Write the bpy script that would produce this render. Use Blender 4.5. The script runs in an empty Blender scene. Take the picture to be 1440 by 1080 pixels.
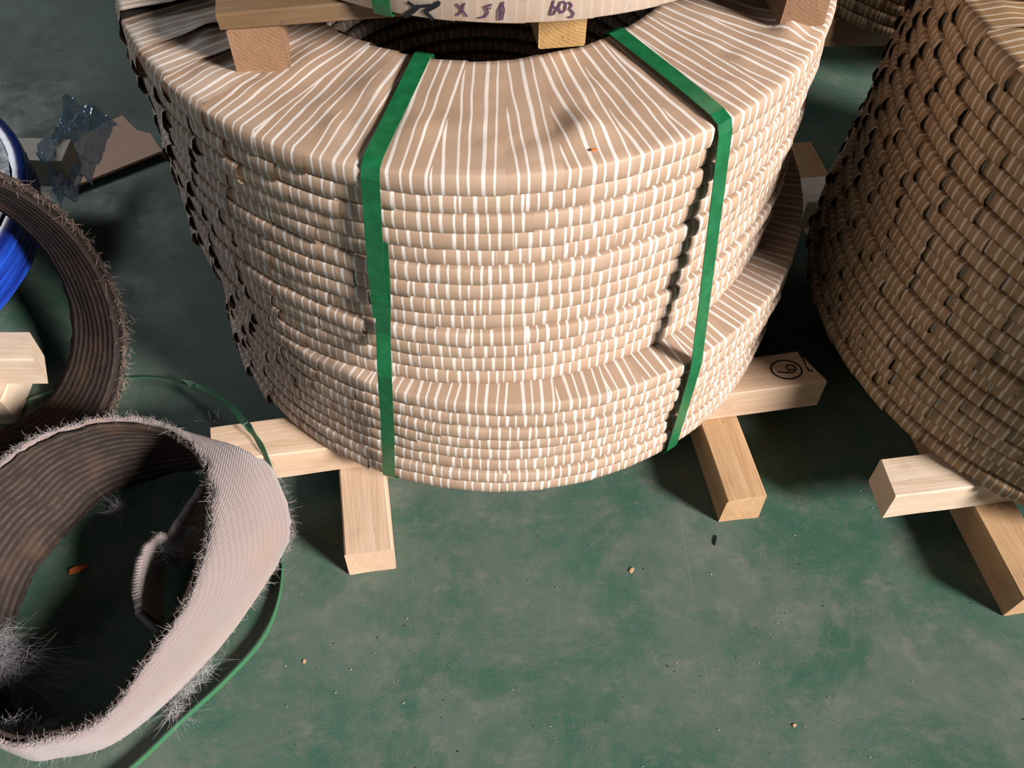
import bpy, math, random
from math import sin, cos, pi, sqrt, atan2, radians
from mathutils import Vector, Matrix, noise

random.seed(7)
scene = bpy.context.scene
COL = scene.collection

# ------------------------------------------------------------------ camera
F_PX, PITCH, ROLL, CAM_H = 1351.43, 0.9361, 0.01776, 1.32215
_fw = Vector((0, cos(PITCH), -sin(PITCH)))
_u0 = Vector((0, sin(PITCH), cos(PITCH)))
_r0 = Vector((1, 0, 0))
_rt = _r0 * cos(ROLL) + _u0 * sin(ROLL)
_up = _u0 * cos(ROLL) - _r0 * sin(ROLL)
CAM = Vector((0, 0, CAM_H))
cd = bpy.data.cameras.new('camera')
cam = bpy.data.objects.new('camera', cd)
COL.objects.link(cam)
cd.sensor_width = 36.0
cd.lens = 36.0 * F_PX / 1440.0
cd.clip_start = 0.02
M = Matrix((( _rt.x, _up.x, -_fw.x, 0), (_rt.y, _up.y, -_fw.y, 0), (_rt.z, _up.z, -_fw.z, CAM_H), (0, 0, 0, 1)))
cam.matrix_world = M
scene.camera = cam

# ------------------------------------------------------------------ light
world = bpy.data.worlds.new('hall_ambient')
scene.world = world
world.use_nodes = True
wn = world.node_tree.nodes['Background']
wn.inputs[0].default_value = (0.80, 0.92, 1.0, 1)
wn.inputs[1].default_value = 0.018

def look(o, loc, tgt):
    o.location = loc
    o.rotation_euler = (Vector(tgt) - Vector(loc)).to_track_quat('-Z', 'Y').to_euler()

# daylight from the big open side of the hall, right and a little in front
sd = bpy.data.lights.new('daylight', 'SUN')
sd.energy = 9.6
sd.angle = radians(12)
sd.color = (1.0, 0.95, 0.90)
sun = bpy.data.objects.new('daylight', sd)
COL.objects.link(sun)
EL = radians(27); AZ_SUN = radians(32)
look(sun, (4 * cos(AZ_SUN), -4 * sin(AZ_SUN), 4 * math.tan(EL)), (0, 0, 0))

# weak fill added from the front left, lifting left and front faces
fd = bpy.data.lights.new('fill_light', 'AREA')
fd.shape = 'RECTANGLE'
fd.size, fd.size_y = 3.0, 2.2
fd.energy = 30
fd.color = (0.92, 0.96, 1.0)
fill = bpy.data.objects.new('fill_light', fd)
COL.objects.link(fill)
look(fill, (-3.3, -2.2, 2.2), (0.0, 1.0, 0.4))

# daylight from a window far back on the left
bd = bpy.data.lights.new('window_light', 'AREA')
bd.shape = 'RECTANGLE'
bd.size, bd.size_y = 1.2, 0.9
bd.energy = 38
bd.color = (0.95, 0.98, 1.0)
back = bpy.data.objects.new('window_light', bd)
COL.objects.link(back)
look(back, (-2.6, 3.6, 2.1), (-0.6, 1.3, 0.2))

vs = scene.view_settings
vs.view_transform = 'Standard'
vs.look = 'None'
vs.gamma = 1.0
vs.use_curve_mapping = False
vs.exposure = 0.0

# ------------------------------------------------------------------ helpers
def ray(u, v, z):
    """floor-plan point at height z seen at that spot of the photograph"""
    d = _fw + _rt * ((u - 720) / F_PX) - _up * ((v - 540) / F_PX)
    return CAM + d * ((z - CAM_H) / d.z)

def ray_cyl(u, v, cx, cy, R):
    d = _fw + _rt * ((u - 720) / F_PX) - _up * ((v - 540) / F_PX)
    a = d.x ** 2 + d.y ** 2
    b = 2 * (d.x * (-cx) + d.y * (-cy))
    c = cx * cx + cy * cy - R * R
    t = (-b - sqrt(max(0, b * b - 4 * a * c))) / (2 * a)
    return CAM + d * t

def mesh(name, verts, faces, uvs=None, smooth=True):
    me = bpy.data.meshes.new(name)
    me.from_pydata([tuple(v) for v in verts], [], faces)
    if uvs is not None:
        l = me.uv_layers.new(name='UVMap')
        for poly in me.polygons:
            for li in poly.loop_indices:
                l.data[li].uv = uvs[me.loops[li].vertex_index]
    if smooth:
        me.polygons.foreach_set('use_smooth', [True] * len(me.polygons))
    me.update()
    return me

def link(name, me, mat=None, parent=None):
    o = bpy.data.objects.new(name, me)
    COL.objects.link(o)
    if mat is not None and not me.materials:
        me.materials.append(mat)
    if parent:
        o.parent = parent
    return o

def tag(o, label, cat, group=None, kind=None):
    o['label'] = label
    o['category'] = cat
    if group: o['group'] = group
    if kind: o['kind'] = kind
    return o

def empty(name, loc=(0, 0, 0)):
    o = bpy.data.objects.new(name, None)
    COL.objects.link(o)
    o.location = loc
    o.empty_display_size = 0.05
    return o

class NT:
    """tiny node-tree builder"""
    def __init__(self, name, rough=0.6, spec=0.3):
        self.m = bpy.data.materials.new(name)
        self.m.use_nodes = True
        self.t = self.m.node_tree
        self.b = self.t.nodes['Principled BSDF']
        self.b.inputs['Roughness'].default_value = rough
        self.b.inputs['Specular IOR Level'].default_value = spec
    def n(self, typ, **kw):
        nd = self.t.nodes.new(typ)
        for k, v in kw.items():
            if hasattr(nd, k) and k not in nd.inputs.keys():
                setattr(nd, k, v)
        return nd
    def lk(self, a, b):
        self.t.links.new(a, b)
    def val(self, sock, v):
        if hasattr(v, 'is_output') or hasattr(v, 'links'):
            self.lk(v, sock)
        else:
            sock.default_value = v
    def math(self, op, a, b=0.0, c=None):
        nd = self.t.nodes.new('ShaderNodeMath'); nd.operation = op
        self.val(nd.inputs[0], a); self.val(nd.inputs[1], b)
        if c is not None: self.val(nd.inputs[2], c)
        return nd.outputs[0]
    def mix(self, f, a, b, blend='MIX'):
        nd = self.t.nodes.new('ShaderNodeMix'); nd.data_type = 'RGBA'; nd.blend_type = blend
        self.val(nd.inputs[0], f)
        self.val(nd.inputs[6], (*a, 1) if isinstance(a, tuple) else a)
        self.val(nd.inputs[7], (*b, 1) if isinstance(b, tuple) else b)
        return nd.outputs[2]
    def noise(self, vec, scale, detail=4, rough=0.55, dist=0.0):
        nd = self.t.nodes.new('ShaderNodeTexNoise')
        nd.inputs['Scale'].default_value = scale
        nd.inputs['Detail'].default_value = detail
        nd.inputs['Roughness'].default_value = rough
        nd.inputs['Distortion'].default_value = dist
        if vec is not None: self.lk(vec, nd.inputs['Vector'])
        return nd.outputs['Fac']
    def ramp(self, fac, a, b):
        nd = self.t.nodes.new('ShaderNodeMapRange')
        nd.interpolation_type = 'SMOOTHSTEP'
        self.lk(fac, nd.inputs[0])
        nd.inputs[1].default_value = a; nd.inputs[2].default_value = b
        return nd.outputs[0]
    def coord(self, which='Object'):
        return self.t.nodes.new('ShaderNodeTexCoord').outputs[which]
    def mapping(self, vec, scale):
        nd = self.t.nodes.new('ShaderNodeMapping')
        self.lk(vec, nd.inputs[0]); nd.inputs['Scale'].default_value = scale
        return nd.outputs[0]
    def bump(self, h, strength=0.3, dist=0.002):
        nd = self.t.nodes.new('ShaderNodeBump')
        nd.inputs['Strength'].default_value = strength
        nd.inputs['Distance'].default_value = dist
        self.lk(h, nd.inputs['Height'])
        self.lk(nd.outputs[0], self.b.inputs['Normal'])
    def color(self, c):
        self.val(self.b.inputs['Base Color'], (*c, 1) if isinstance(c, tuple) else c)

def lin(r, g, b):
    f = lambda c: (c / 255 / 12.92) if c <= 10 else ((c / 255 + 0.055) / 1.055) ** 2.4
    return (f(r), f(g), f(b))

# ------------------------------------------------------------------ materials
def paper_mat(name, base, dark, line, period=0.0128, width=0.082, lines=1.0):
    k = NT(name, 0.5, 0.35)
    uv = k.coord('UV')
    sp = k.n('ShaderNodeSeparateXYZ'); k.lk(uv, sp.inputs[0])
    oi = k.n('ShaderNodeObjectInfo')
    rnd = oi.outputs['Random']
    wob = k.math('MULTIPLY', k.math('SUBTRACT', k.noise(uv, 14, 1), 0.5), 0.004)
    u = k.math('ADD', k.math('ADD', sp.outputs[0], wob), k.math('MULTIPLY', rnd, 0.05))
    u = k.math('ADD', u, k.math('MULTIPLY', k.math('SINE', k.math('MULTIPLY', u, 2 * pi / 0.031)), 0.0013))
    def stripe(per, wid, off):
        fr = k.math('FRACT', k.math('ADD', k.math('DIVIDE', u, per), off))
        d = k.math('ABSOLUTE', k.math('SUBTRACT', fr, 0.5))
        nd = k.n('ShaderNodeMapRange'); k.lk(d, nd.inputs[0])
        nd.inputs[1].default_value = wid; nd.inputs[2].default_value = wid * 1.7
        nd.inputs[3].default_value = 1; nd.inputs[4].default_value = 0
        return nd.outputs[0]
    s = k.math('MAXIMUM', stripe(period, width, 0.0), stripe(period * 5.37, width / 5.6, 0.21))
    s = k.math('MULTIPLY', s, k.math('MULTIPLY', k.math('ADD', k.math('MULTIPLY', k.noise(k.mapping(uv, (90, 6, 1)), 1.0, 1), 0.7), 0.58), lines))
    s = k.math('MINIMUM', s, 1.0)
    big = k.ramp(k.noise(k.coord('Object'), 9, 3), 0.35, 0.7)
    fine = k.noise(k.mapping(uv, (900, 160, 1)), 1.0, 2)
    c = k.mix(big, base, dark)
    c = k.mix(k.math('MULTIPLY', k.ramp(rnd, 0.1, 1.0), 0.75), c, dark)
    c = k.mix(k.math('MULTIPLY', fine, 0.25), c, tuple(x * 0.6 for x in dark))
    smu = k.ramp(k.noise(k.mapping(k.coord('Object'), (22, 40, 22)), 1.0, 4, 0.6), 0.60, 0.80)
    c = k.mix(k.math('MULTIPLY', smu, 0.55), c, tuple(x * 0.42 for x in dark))
    c = k.mix(k.math('MULTIPLY', s, k.math('SUBTRACT', 1.0, k.math('MULTIPLY', smu, 0.35))), c, line)
    k.color(c)
    h = k.math('ADD', k.math('MULTIPLY', fine, 0.4), k.math('MULTIPLY', s, 0.5))
    k.bump(h, 0.25, 0.0008)
    return k.m

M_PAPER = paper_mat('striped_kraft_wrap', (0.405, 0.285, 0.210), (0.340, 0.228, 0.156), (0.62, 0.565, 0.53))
M_PAPER_R = paper_mat('striped_kraft_wrap_shaded', (0.33, 0.208, 0.116), (0.26, 0.150, 0.074), (0.50, 0.41, 0.32))  # same paper as the centre stack, shade and warm bounce mixed into its colour
M_PAPER_T = paper_mat('pale_kraft_wrap', (0.56, 0.45, 0.37), (0.50, 0.38, 0.30), (0.62, 0.53, 0.46), lines=0.35)

k = NT('steel_strip_edge', 0.5, 0.4)
k.color((0.035, 0.030, 0.027)); M_CORE = k.m

k = NT('green_strapping', 0.28, 0.5)
nz = k.noise(k.coord('Object'), 60, 3)
k.color(k.mix(k.ramp(nz, 0.35, 0.75), (0.006, 0.088, 0.030), (0.010, 0.125, 0.046)))
k.bump(nz, 0.15, 0.001); M_STRAP = k.m
k = NT('pale_green_strapping', 0.32, 0.5)
k.color((0.035, 0.13, 0.06)); M_STRAP2 = k.m

def wood_mat(name, a, b, stain, ring=(0.33, 0.19, 0.09)):
    k = NT(name, 0.65, 0.2)
    co = k.coord('Object')
    g = k.noise(k.mapping(co, (5, 70, 70)), 1.0, 5, 0.6, 0.6)
    f = k.noise(k.mapping(co, (14, 260, 260)), 1.0, 2)
    st = k.ramp(k.noise(co, 11, 4, 0.6), 0.52, 0.78)
    c = k.mix(k.ramp(g, 0.3, 0.72), a, b)
    c = k.mix(k.math('MULTIPLY', f, 0.25), c, ring)
    c = k.mix(k.math('MULTIPLY', st, 0.55), c, stain)
    nx_ = k.n('ShaderNodeSeparateXYZ'); k.lk(k.coord('Normal'), nx_.inputs[0])
    end = k.ramp(k.math('ABSOLUTE', nx_.outputs[0]), 0.6, 0.9)
    cs = k.n('ShaderNodeSeparateXYZ'); k.lk(co, cs.inputs[0])
    rr_ = k.math('SQRT', k.math('ADD', k.math('POWER', k.math('ADD', cs.outputs[1], 0.02), 2.0), k.math('POWER', k.math('SUBTRACT', cs.outputs[2], 0.085), 2.0)))
    rg_ = k.math('SINE', k.math('MULTIPLY', k.math('ADD', rr_, k.math('MULTIPLY', g, 0.004)), 2 * pi / 0.0042))
    ec = k.mix(k.ramp(rg_, -0.8, 0.9), b, tuple(min(1, x * 1.06) for x in a))
    ec = k.mix(k.math('MULTIPLY', k.noise(co, 900, 2), 0.5), ec, ring)
    c = k.mix(k.math('MULTIPLY', end, 0.62), c, ec)
    kn = k.ramp(k.noise(k.mapping(co, (26, 60, 60)), 1.0, 2), 0.70, 0.78)
    c = k.mix(k.math('MULTIPLY', kn, 0.6), c, tuple(x * 0.5 for x in stain))
    k.color(c)
    k.bump(k.math('ADD', g, k.math('MULTIPLY', f, 0.6)), 0.4, 0.002)
    return k.m
M_WOOD = wood_mat('pale_pine', (0.56, 0.41, 0.305), (0.48, 0.33, 0.225), (0.33, 0.205, 0.14))
M_WOOD_W = wood_mat('bleached_pine', (0.60, 0.49, 0.39), (0.50, 0.38, 0.28), (0.28, 0.18, 0.12))
M_WOOD_O = wood_mat('orange_pine', (0.47, 0.305, 0.175), (0.38, 0.225, 0.115), (0.24, 0.13, 0.08))
M_WOOD_B = wood_mat('reddish_weathered_pine', (0.19, 0.110, 0.070), (0.14, 0.072, 0.045), (0.25, 0.195, 0.165))
M_WOOD_K = wood_mat('old_deck_board', (0.110, 0.070, 0.040), (0.085, 0.047, 0.022), (0.135, 0.11, 0.092))
M_WOOD_P = wood_mat('whitish_planed_and_lit_pine', (0.80, 0.74, 0.66), (0.70, 0.62, 0.53), (0.45, 0.36, 0.29))  # the plank's own white; on the rear cross beam it paints in light
M_WOOD_D = wood_mat('rough_sawn_pine', (0.36, 0.23, 0.09), (0.24, 0.135, 0.05), (0.09, 0.045, 0.018))

def felt_mat():
    k = NT('grey_knitted_felt', 0.95, 0.05)
    uv = k.coord('UV')
    sp = k.n('ShaderNodeSeparateXYZ'); k.lk(uv, sp.inputs[0])
    co = k.coord('Object')
    wob = k.math('MULTIPLY', k.noise(co, 30, 2), 0.003)
    rib = k.math('SINE', k.math('MULTIPLY', k.math('ADD', sp.outputs[1], wob), 2 * pi / 0.0095))
    rib2 = k.math('SINE', k.math('MULTIPLY', sp.outputs[1], 2 * pi / 0.0034))
    wv = k.math('SINE', k.math('MULTIPLY', sp.outputs[0], 2 * pi / 0.0042))
    knit = k.math('MULTIPLY', rib2, wv)
    ribn = k.math('ADD', k.math('MULTIPLY', k.ramp(rib, -0.9, 0.4), 0.45), k.math('MULTIPLY', k.noise(co, 45, 4, 0.6), 0.6))
    fz = k.noise(co, 260, 3, 0.7)
    c = k.mix(ribn, (0.200, 0.152, 0.146), (0.250, 0.200, 0.194))
    c = k.mix(k.math('MULTIPLY', k.ramp(knit, 0.1, 0.9), 0.35), c, (0.40, 0.345, 0.335))
    c = k.mix(k.math('MULTIPLY', k.ramp(k.noise(co, 8, 4, 0.6), 0.5, 0.75), 0.5), c, (0.27, 0.17, 0.12))
    c = k.mix(k.math('MULTIPLY', k.ramp(fz, 0.55, 0.8), 0.4), c, (0.25, 0.19, 0.18))
    k.color(c)
    h = k.math('ADD', k.math('ADD', k.math('MULTIPLY', rib, 0.25), k.math('MULTIPLY', knit, 1.0)), k.math('MULTIPLY', fz, 2.2))
    k.bump(h, 0.6, 0.0013)
    k.b.inputs['Sheen Weight'].default_value = 0.25
    return k.m
M_FELT = felt_mat()
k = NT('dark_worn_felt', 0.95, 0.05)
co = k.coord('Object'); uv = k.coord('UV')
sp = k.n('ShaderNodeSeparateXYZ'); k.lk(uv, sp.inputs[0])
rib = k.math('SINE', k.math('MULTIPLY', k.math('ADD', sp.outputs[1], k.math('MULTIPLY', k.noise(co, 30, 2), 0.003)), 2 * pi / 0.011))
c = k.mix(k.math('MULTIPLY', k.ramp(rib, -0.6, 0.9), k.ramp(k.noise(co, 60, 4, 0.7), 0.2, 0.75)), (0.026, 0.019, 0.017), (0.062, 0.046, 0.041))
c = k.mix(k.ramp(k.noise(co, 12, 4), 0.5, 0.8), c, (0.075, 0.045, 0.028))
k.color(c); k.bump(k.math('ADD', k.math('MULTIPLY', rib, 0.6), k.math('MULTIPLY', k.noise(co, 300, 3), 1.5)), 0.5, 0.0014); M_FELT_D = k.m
k = NT('lint_fibre', 0.9, 0.1); k.color((0.40, 0.345, 0.335)); M_FIBRE = k.m
k = NT('dark_lint_fibre', 0.9, 0.1); k.color((0.30, 0.22, 0.17)); M_FIBRE_D = k.m
k = NT('white_lint_fibre', 0.9, 0.1); k.color((0.42, 0.40, 0.41)); M_FIBRE_W = k.m

k = NT('grey_lint_fibre', 0.9, 0.1); k.color((0.26, 0.25, 0.26)); M_FIBRE_G = k.m

def floor_mat():
    k = NT('worn_green_epoxy_floor', 0.42, 0.2)
    co = k.coord('Object')
    g = k.mix(k.ramp(k.noise(co, 2.3, 5, 0.6), 0.35, 0.68), (0.030, 0.082, 0.056), (0.040, 0.098, 0.070))
    dust = k.ramp(k.noise(co, 5.0, 10, 0.74, 0.4), 0.36, 0.62)
    dust2 = k.ramp(k.noise(k.mapping(co, (16, 22, 1)), 1.0, 9, 0.78), 0.47, 0.70)
    grain = k.noise(co, 420, 2, 0.7)
    d = k.math('MINIMUM', k.math('ADD', k.math('MULTIPLY', dust, 0.62), k.math('MULTIPLY', dust2, 0.6)), 1.0)
    c = k.mix(k.math('MULTIPLY', d, 0.85), g, (0.125, 0.130, 0.115))
    c = k.mix(k.math('MULTIPLY', k.ramp(k.noise(co, 6.3, 6, 0.7), 0.62, 0.80), 0.7), c, (0.24, 0.19, 0.155))
    # scratches
    w = k.n('ShaderNodeTexVoronoi'); w.feature = 'DISTANCE_TO_EDGE'; w.inputs['Scale'].default_value = 3.2
    k.lk(k.mapping(co, (1.0, 0.28, 1)), w.inputs['Vector'])
    scr = k.math('MULTIPLY', k.math('LESS_THAN', w.outputs['Distance'], 0.004), k.ramp(k.noise(co, 5, 3), 0.5, 0.65))
    c = k.mix(k.math('MULTIPLY', scr, 0.08), c, (0.30, 0.30, 0.26))
    c = k.mix(k.math('MULTIPLY', k.ramp(grain, 0.5, 0.8), 0.22), c, (0.30, 0.28, 0.24))
    c = k.mix(k.math('MULTIPLY', k.ramp(k.noise(co, 150, 2), 0.66, 0.76), 0.4), c, (0.05, 0.05, 0.04))
    k.color(c)
    k.val(k.b.inputs['Roughness'], k.math('ADD', k.math('MULTIPLY', d, 0.3), 0.40))
    k.bump(k.math('ADD', grain, dust2), 0.12, 0.001)
    return k.m
M_FLOOR = floor_mat()

k = NT('cardboard', 0.8, 0.1)
nz = k.noise(k.mapping(k.coord('Object'), (3, 60, 3)), 1, 3)
k.color(k.mix(nz, (0.70, 0.46, 0.34), (0.75, 0.51, 0.39))); M_CARD = k.m
k = NT('black_marker', 0.6, 0.2); k.color((0.012, 0.012, 0.016)); M_INK = k.m
k = NT('violet_marker', 0.6, 0.2); k.color((0.075, 0.035, 0.075)); M_INK2 = k.m
k = NT('blue_stretch_film', 0.22, 0.6)
nz = k.noise(k.mapping(k.coord('Object'), (4, 4, 90)), 1, 4)
k.color(k.mix(k.ramp(nz, 0.35, 0.7), (0.005, 0.014, 0.13), (0.012, 0.06, 0.40)))
k.bump(nz, 0.5, 0.003); M_BLUE = k.m
k = NT('milky_film', 0.25, 0.6)
nz = k.noise(k.coord('Object'), 25, 5, 0.6, 1.0)
k.color(k.mix(k.ramp(nz, 0.4, 0.65), (0.36, 0.36, 0.42), (0.55, 0.60, 0.66)))
k.bump(nz, 0.7, 0.01); M_MILKY = k.m

mb = bpy.data.materials.new('thin_blue_plastic_film'); mb.use_nodes = True
t = mb.node_tree; t.nodes.clear()
o_ = t.nodes.new('ShaderNodeOutputMaterial'); tr = t.nodes.new('ShaderNodeBsdfTransparent')
tr.inputs[0].default_value = (0.66, 0.82, 0.98, 1)
df = t.nodes.new('ShaderNodeBsdfPrincipled'); df.inputs['Base Color'].default_value = (0.36, 0.62, 1.0, 1)
df.inputs['Roughness'].default_value = 0.15; df.inputs['Specular IOR Level'].default_value = 0.8
gl = t.nodes.new('ShaderNodeBsdfGlossy'); gl.inputs['Roughness'].default_value = 0.30; gl.inputs['Color'].default_value = (0.85, 0.93, 1, 1)
mx = t.nodes.new('ShaderNodeMixShader'); mx.inputs[0].default_value = 0.58
mx2 = t.nodes.new('ShaderNodeMixShader'); mx2.inputs[0].default_value = 0.30
t.links.new(tr.outputs[0], mx.inputs[1]); t.links.new(df.outputs[0], mx.inputs[2])
t.links.new(mx.outputs[0], mx2.inputs[1]); t.links.new(gl.outputs[0], mx2.inputs[2]); t.links.new(mx2.outputs[0], o_.inputs[0])
M_BAG = mb

# ------------------------------------------------------------------ floor
fl = link('floor', mesh('floor', [(-7, -5, 0), (7, -5, 0), (7, 9, 0), (-7, 9, 0)], [(0, 1, 2, 3)], smooth=False), M_FLOOR)
fl['kind'] = 'structure'
fl['label'] = 'worn green painted concrete floor with dusty scuffs'

# ------------------------------------------------------------------ timber
def beam(name, p0, direction, length, w, h, z0, mat, label=None, cat='beam', group=None, skew0=0.0, skew1=0.0, seed=0, rough=0.0012, parent=None):
    """beam whose near-left bottom corner is p0, running along `direction`; w to its left side.
    skew0/skew1 shift the far-side end corners along the beam (ends cut at an angle)"""
    rnd = random.Random(seed)
    d = Vector((direction[0], direction[1], 0)).normalized()
    ang = atan2(d.y, d.x)
    nx = max(6, int(length / 0.05))
    # cross-section (y,z) with small rounded corners
    c = 0.0022
    sec = [(0, c), (0, h - c), (c, h), (w / 2, h + 0.0004), (w - c, h), (w, h - c), (w, c), (w - c, 0), (w / 2, 0), (c, 0)]
    V, Fc = [], []
    n = len(sec)
    for i in range(nx + 1):
        s = i / nx
        for (y, z) in sec:
            x0 = skew0 * y / w; x1 = length + skew1 * y / w
            x = x0 + (x1 - x0) * s
            jr = rough if 0 < i < nx else rough * 2.0
            nv = noise.noise_vector(Vector((x * 9 + seed * 3.1, y * 25, z * 25))) * jr
            zz = z + nv.z if z > h * 0.5 else z
            V.append((x + (nv.x * 1.5 if i in (0, nx) else 0), y + nv.y, max(0, zz)))
    for i in range(nx):
        for j in range(n):
            a = i * n + j; b = i * n + (j + 1) % n
            Fc.append((a, a + n, b + n, b))
    Fc.append(tuple(range(n)))
    Fc.append(tuple(nx * n + j for j in reversed(range(n))))
    me = mesh(name, V, Fc, smooth=False)
    o = link(name, me, mat, parent)
    o.location = (p0[0], p0[1], z0)
    o.rotation_euler = (0, 0, ang)
    if label: tag(o, label, cat, group)
    return o

D10 = (cos(radians(10.3)), sin(radians(10.3)))
N10 = (-D10[1], D10[0])
TB = 0.065
# centre stack: bearers on the floor (running away from the camera), cross beams over them
def bearer(p_left, p_right, length, mat, label, seed, name='timber_bearer', z0=0.0, h=TB, w=None, group=None):
    """front end corners given, runs backwards"""
    pl, pr = Vector(p_left), Vector(p_right)
    ww = w or (pr - pl).length
    d = Vector((-(pr - pl).y, (pr - pl).x)).normalized()      # backwards
    # local y must point left of direction: direction backwards, left is -x  -> start at right corner
    return beam(name, (pr.x, pr.y), d, length, ww, h, z0, mat, label, 'beam', group, seed=seed)
bearer((-0.236, 0.616), (-0.168, 0.628), 1.02, TB and M_WOOD, 'pale timber bearer on the floor, sawn end near the grey felt loop', 11)
bearer((0.324, 0.714), (0.386, 0.7255), 0.95, M_WOOD_O, 'orange-toned timber bearer on the floor below the circled beam', 12)
beam('cross_timber', (-0.428, 0.7265), D10, 0.933, 0.0655, TB, TB, M_WOOD,
     'pine cross beam under the centre stack, marked with a circled figure', skew1=-0.028, skew0=-0.01, seed=13)
beam('cross_timber', (-0.40, 1.33), D10, 0.78, 0.0655, TB, TB, M_WOOD,
     'rear pine cross beam hidden under the back of the centre stack', seed=14)
# right stack
DR = (cos(radians(9.2)), sin(radians(9.2)))
beam('cross_timber', (0.549, 0.690), DR, 0.80, 0.064, TB, TB, M_WOOD_W,
     'bleached cross beam under the front of the right coil stack', skew0=0.004, seed=15)
beam('cross_timber', (0.526, 1.292), DR, 0.82, 0.068, TB, TB, M_WOOD_P,  # paler wood stands in for light falling on this end
     'cross beam end between the stacks, under the back of the right coil stack', skew0=0.004, seed=16)
bearer((0.722, 0.568), (0.786, 0.581), 0.98, M_WOOD_O, 'timber bearer at the right edge, under the bleached cross beam', 17)
bearer((1.20, 0.66), (1.264, 0.673), 0.98, M_WOOD_O, 'far right timber bearer under the right coil stack', 18)
# left pallet under the blue coil
beam('cross_timber', (-1.50, 0.893), (1, 0.02), 0.752, 0.058, TB, TB, M_WOOD_W,
     'pale beam end at the left edge, below the blue coil', skew1=-0.022, seed=19)
beam('cross_timber', (-1.50, 1.37), (1, 0.0), 0.66, 0.065, TB, TB, M_WOOD_P,
     'pale beam behind the blue coil, one end under the plastic bag', seed=20)
bearer((-0.885, 0.874), (-0.812, 0.874), 0.085, M_WOOD_W, 'short dusty block on the floor under the pale beam end', 21)
bearer((-1.40, 0.862), (-1.335, 0.862), 0.66, M_WOOD_W, 'far left bearer on the floor under the blue coil', 22)

# ------------------------------------------------------------------ wrapped coils
def wrap_mesh(name, R, r, h, w, lift, toplift, across=4, fine=False, bump=None):
    """one turn of wrapping strip: straight strip of width w laid over the ring section"""
    cr = min(0.0042, h * 0.2)
    path = [(r + 0.001, 0.0, 1)]                     # (rho, z, region) region: 1 bottom 2 outer 3 top 4 inner
    path += [((r + R) / 2, 0.0, 1), (R - cr, 0.0003, 1)]
    for a in (-60, -25):
        path.append((R - cr + cr * cos(radians(a)), cr + cr * sin(radians(a)), 2))
    path.append((R + 0.0004, h * 0.5, 2))
    for a in (25, 58):
        path.append((R - cr + cr * cos(radians(a)), h - cr + cr * sin(radians(a)), 2))
    path.append((R - cr, h - 0.0003, 3))
    nt = 22 if fine else 3
    for i in range(1, nt + 1):
        path.append((R - cr + (r + 0.004 - R + cr) * i / nt, h, 3))
    path += [(r, h - 0.004, 4), (r, h * 0.4, 4)]
    V, Fc, UV = [], [], []
    L = 0; prev = None
    rows = []
    for (rho, z, reg) in path:
        if prev: L += sqrt((rho - prev[0]) ** 2 + (z - prev[1]) ** 2)
        prev = (rho, z)
        rows.append((rho, z, reg, L))
    for (rho, z, reg, L) in rows:
        for j in range(across + 1):
            s = j / across
            y = (s - 0.5) * w
            sh = s ** 1.5
            rr, zz = rho, z
            if reg == 2:
                fall = 1.0 - 0.35 * abs(z / h - 0.5) * 2
                rr += lift * sh * fall
                zz += (z / h - 0.5) * 2 * lift * 0.16 * sh
            elif reg == 3:
                zz += toplift * s
                if rho > R - cr - 0.0001: rr += lift * 0.3 * sh
            elif reg == 1:
                zz -= 0 if bump else (0.25 * toplift + lift * 0.22) * s
            else:
                rr -= toplift * s
            x = sqrt(max(1e-6, rr * rr - y * y))
            if bump and reg == 3: zz += bump(x, y, rho)
            V.append((x, y, zz)); UV.append((y, L))
    if not bump:
        lo = min(v[2] for v in V); hi = max(v[2] for v in V); g_ = h - 0.0006
        V = [(x, y, 0.0003 + (z - lo) / (hi - lo) * g_) for x, y, z in V]
    n = across + 1
    for i in range(len(rows) - 1):
        for j in range(across):
            a = i * n + j
            Fc.append((a, a + n, a + n + 1, a + 1))
    # flip so normals point outwards
    Fc = [tuple(reversed(f)) for f in Fc]
    return mesh(name, V, Fc, UV)

def core_mesh(name, R, r, h, n=72):
    V, Fc = [], []
    for i in range(n):
        a = 2 * pi * i / n
        for (rho, z) in ((R - 0.0020, 0.0055), (R - 0.0020, h - 0.0055), (R - 0.007, h - 0.0034), (r + 0.003, h - 0.0034), (r + 0.003, 0.0034), (R - 0.007, 0.0034)):
            V.append((rho * cos(a), rho * sin(a), z))
    for i in range(n):
        for j in range(6):
            a = i * 6 + j; b = i * 6 + (j + 1) % 6
            c = ((i + 1) % n) * 6 + (j + 1) % 6; d = ((i + 1) % n) * 6 + j
            Fc.append((d, c, b, a))
    return mesh(name, V, Fc, smooth=False)

_cache = {}
LIFTS = (0.0015, 0.0030, 0.0050, 0.0080)
def get_wrap(key, R, r, h, w, li, mat):
    kk = (key, li)
    if kk not in _cache:
        me = wrap_mesh('paper_wrap', R, r, h, w, LIFTS[li], 0.0007)
        me.materials.append(mat)
        _cache[kk] = me
    return _cache[kk]

ORD = ['topmost', 'second', 'third', 'fourth', 'fifth', 'sixth', 'seventh', 'eighth', 'ninth', 'tenth', 'eleventh', 'twelfth',
       'thirteenth', 'fourteenth', 'fifteenth', 'sixteenth', 'seventeenth', 'eighteenth', 'nineteenth', 'twentieth', 'lowest']

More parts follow.
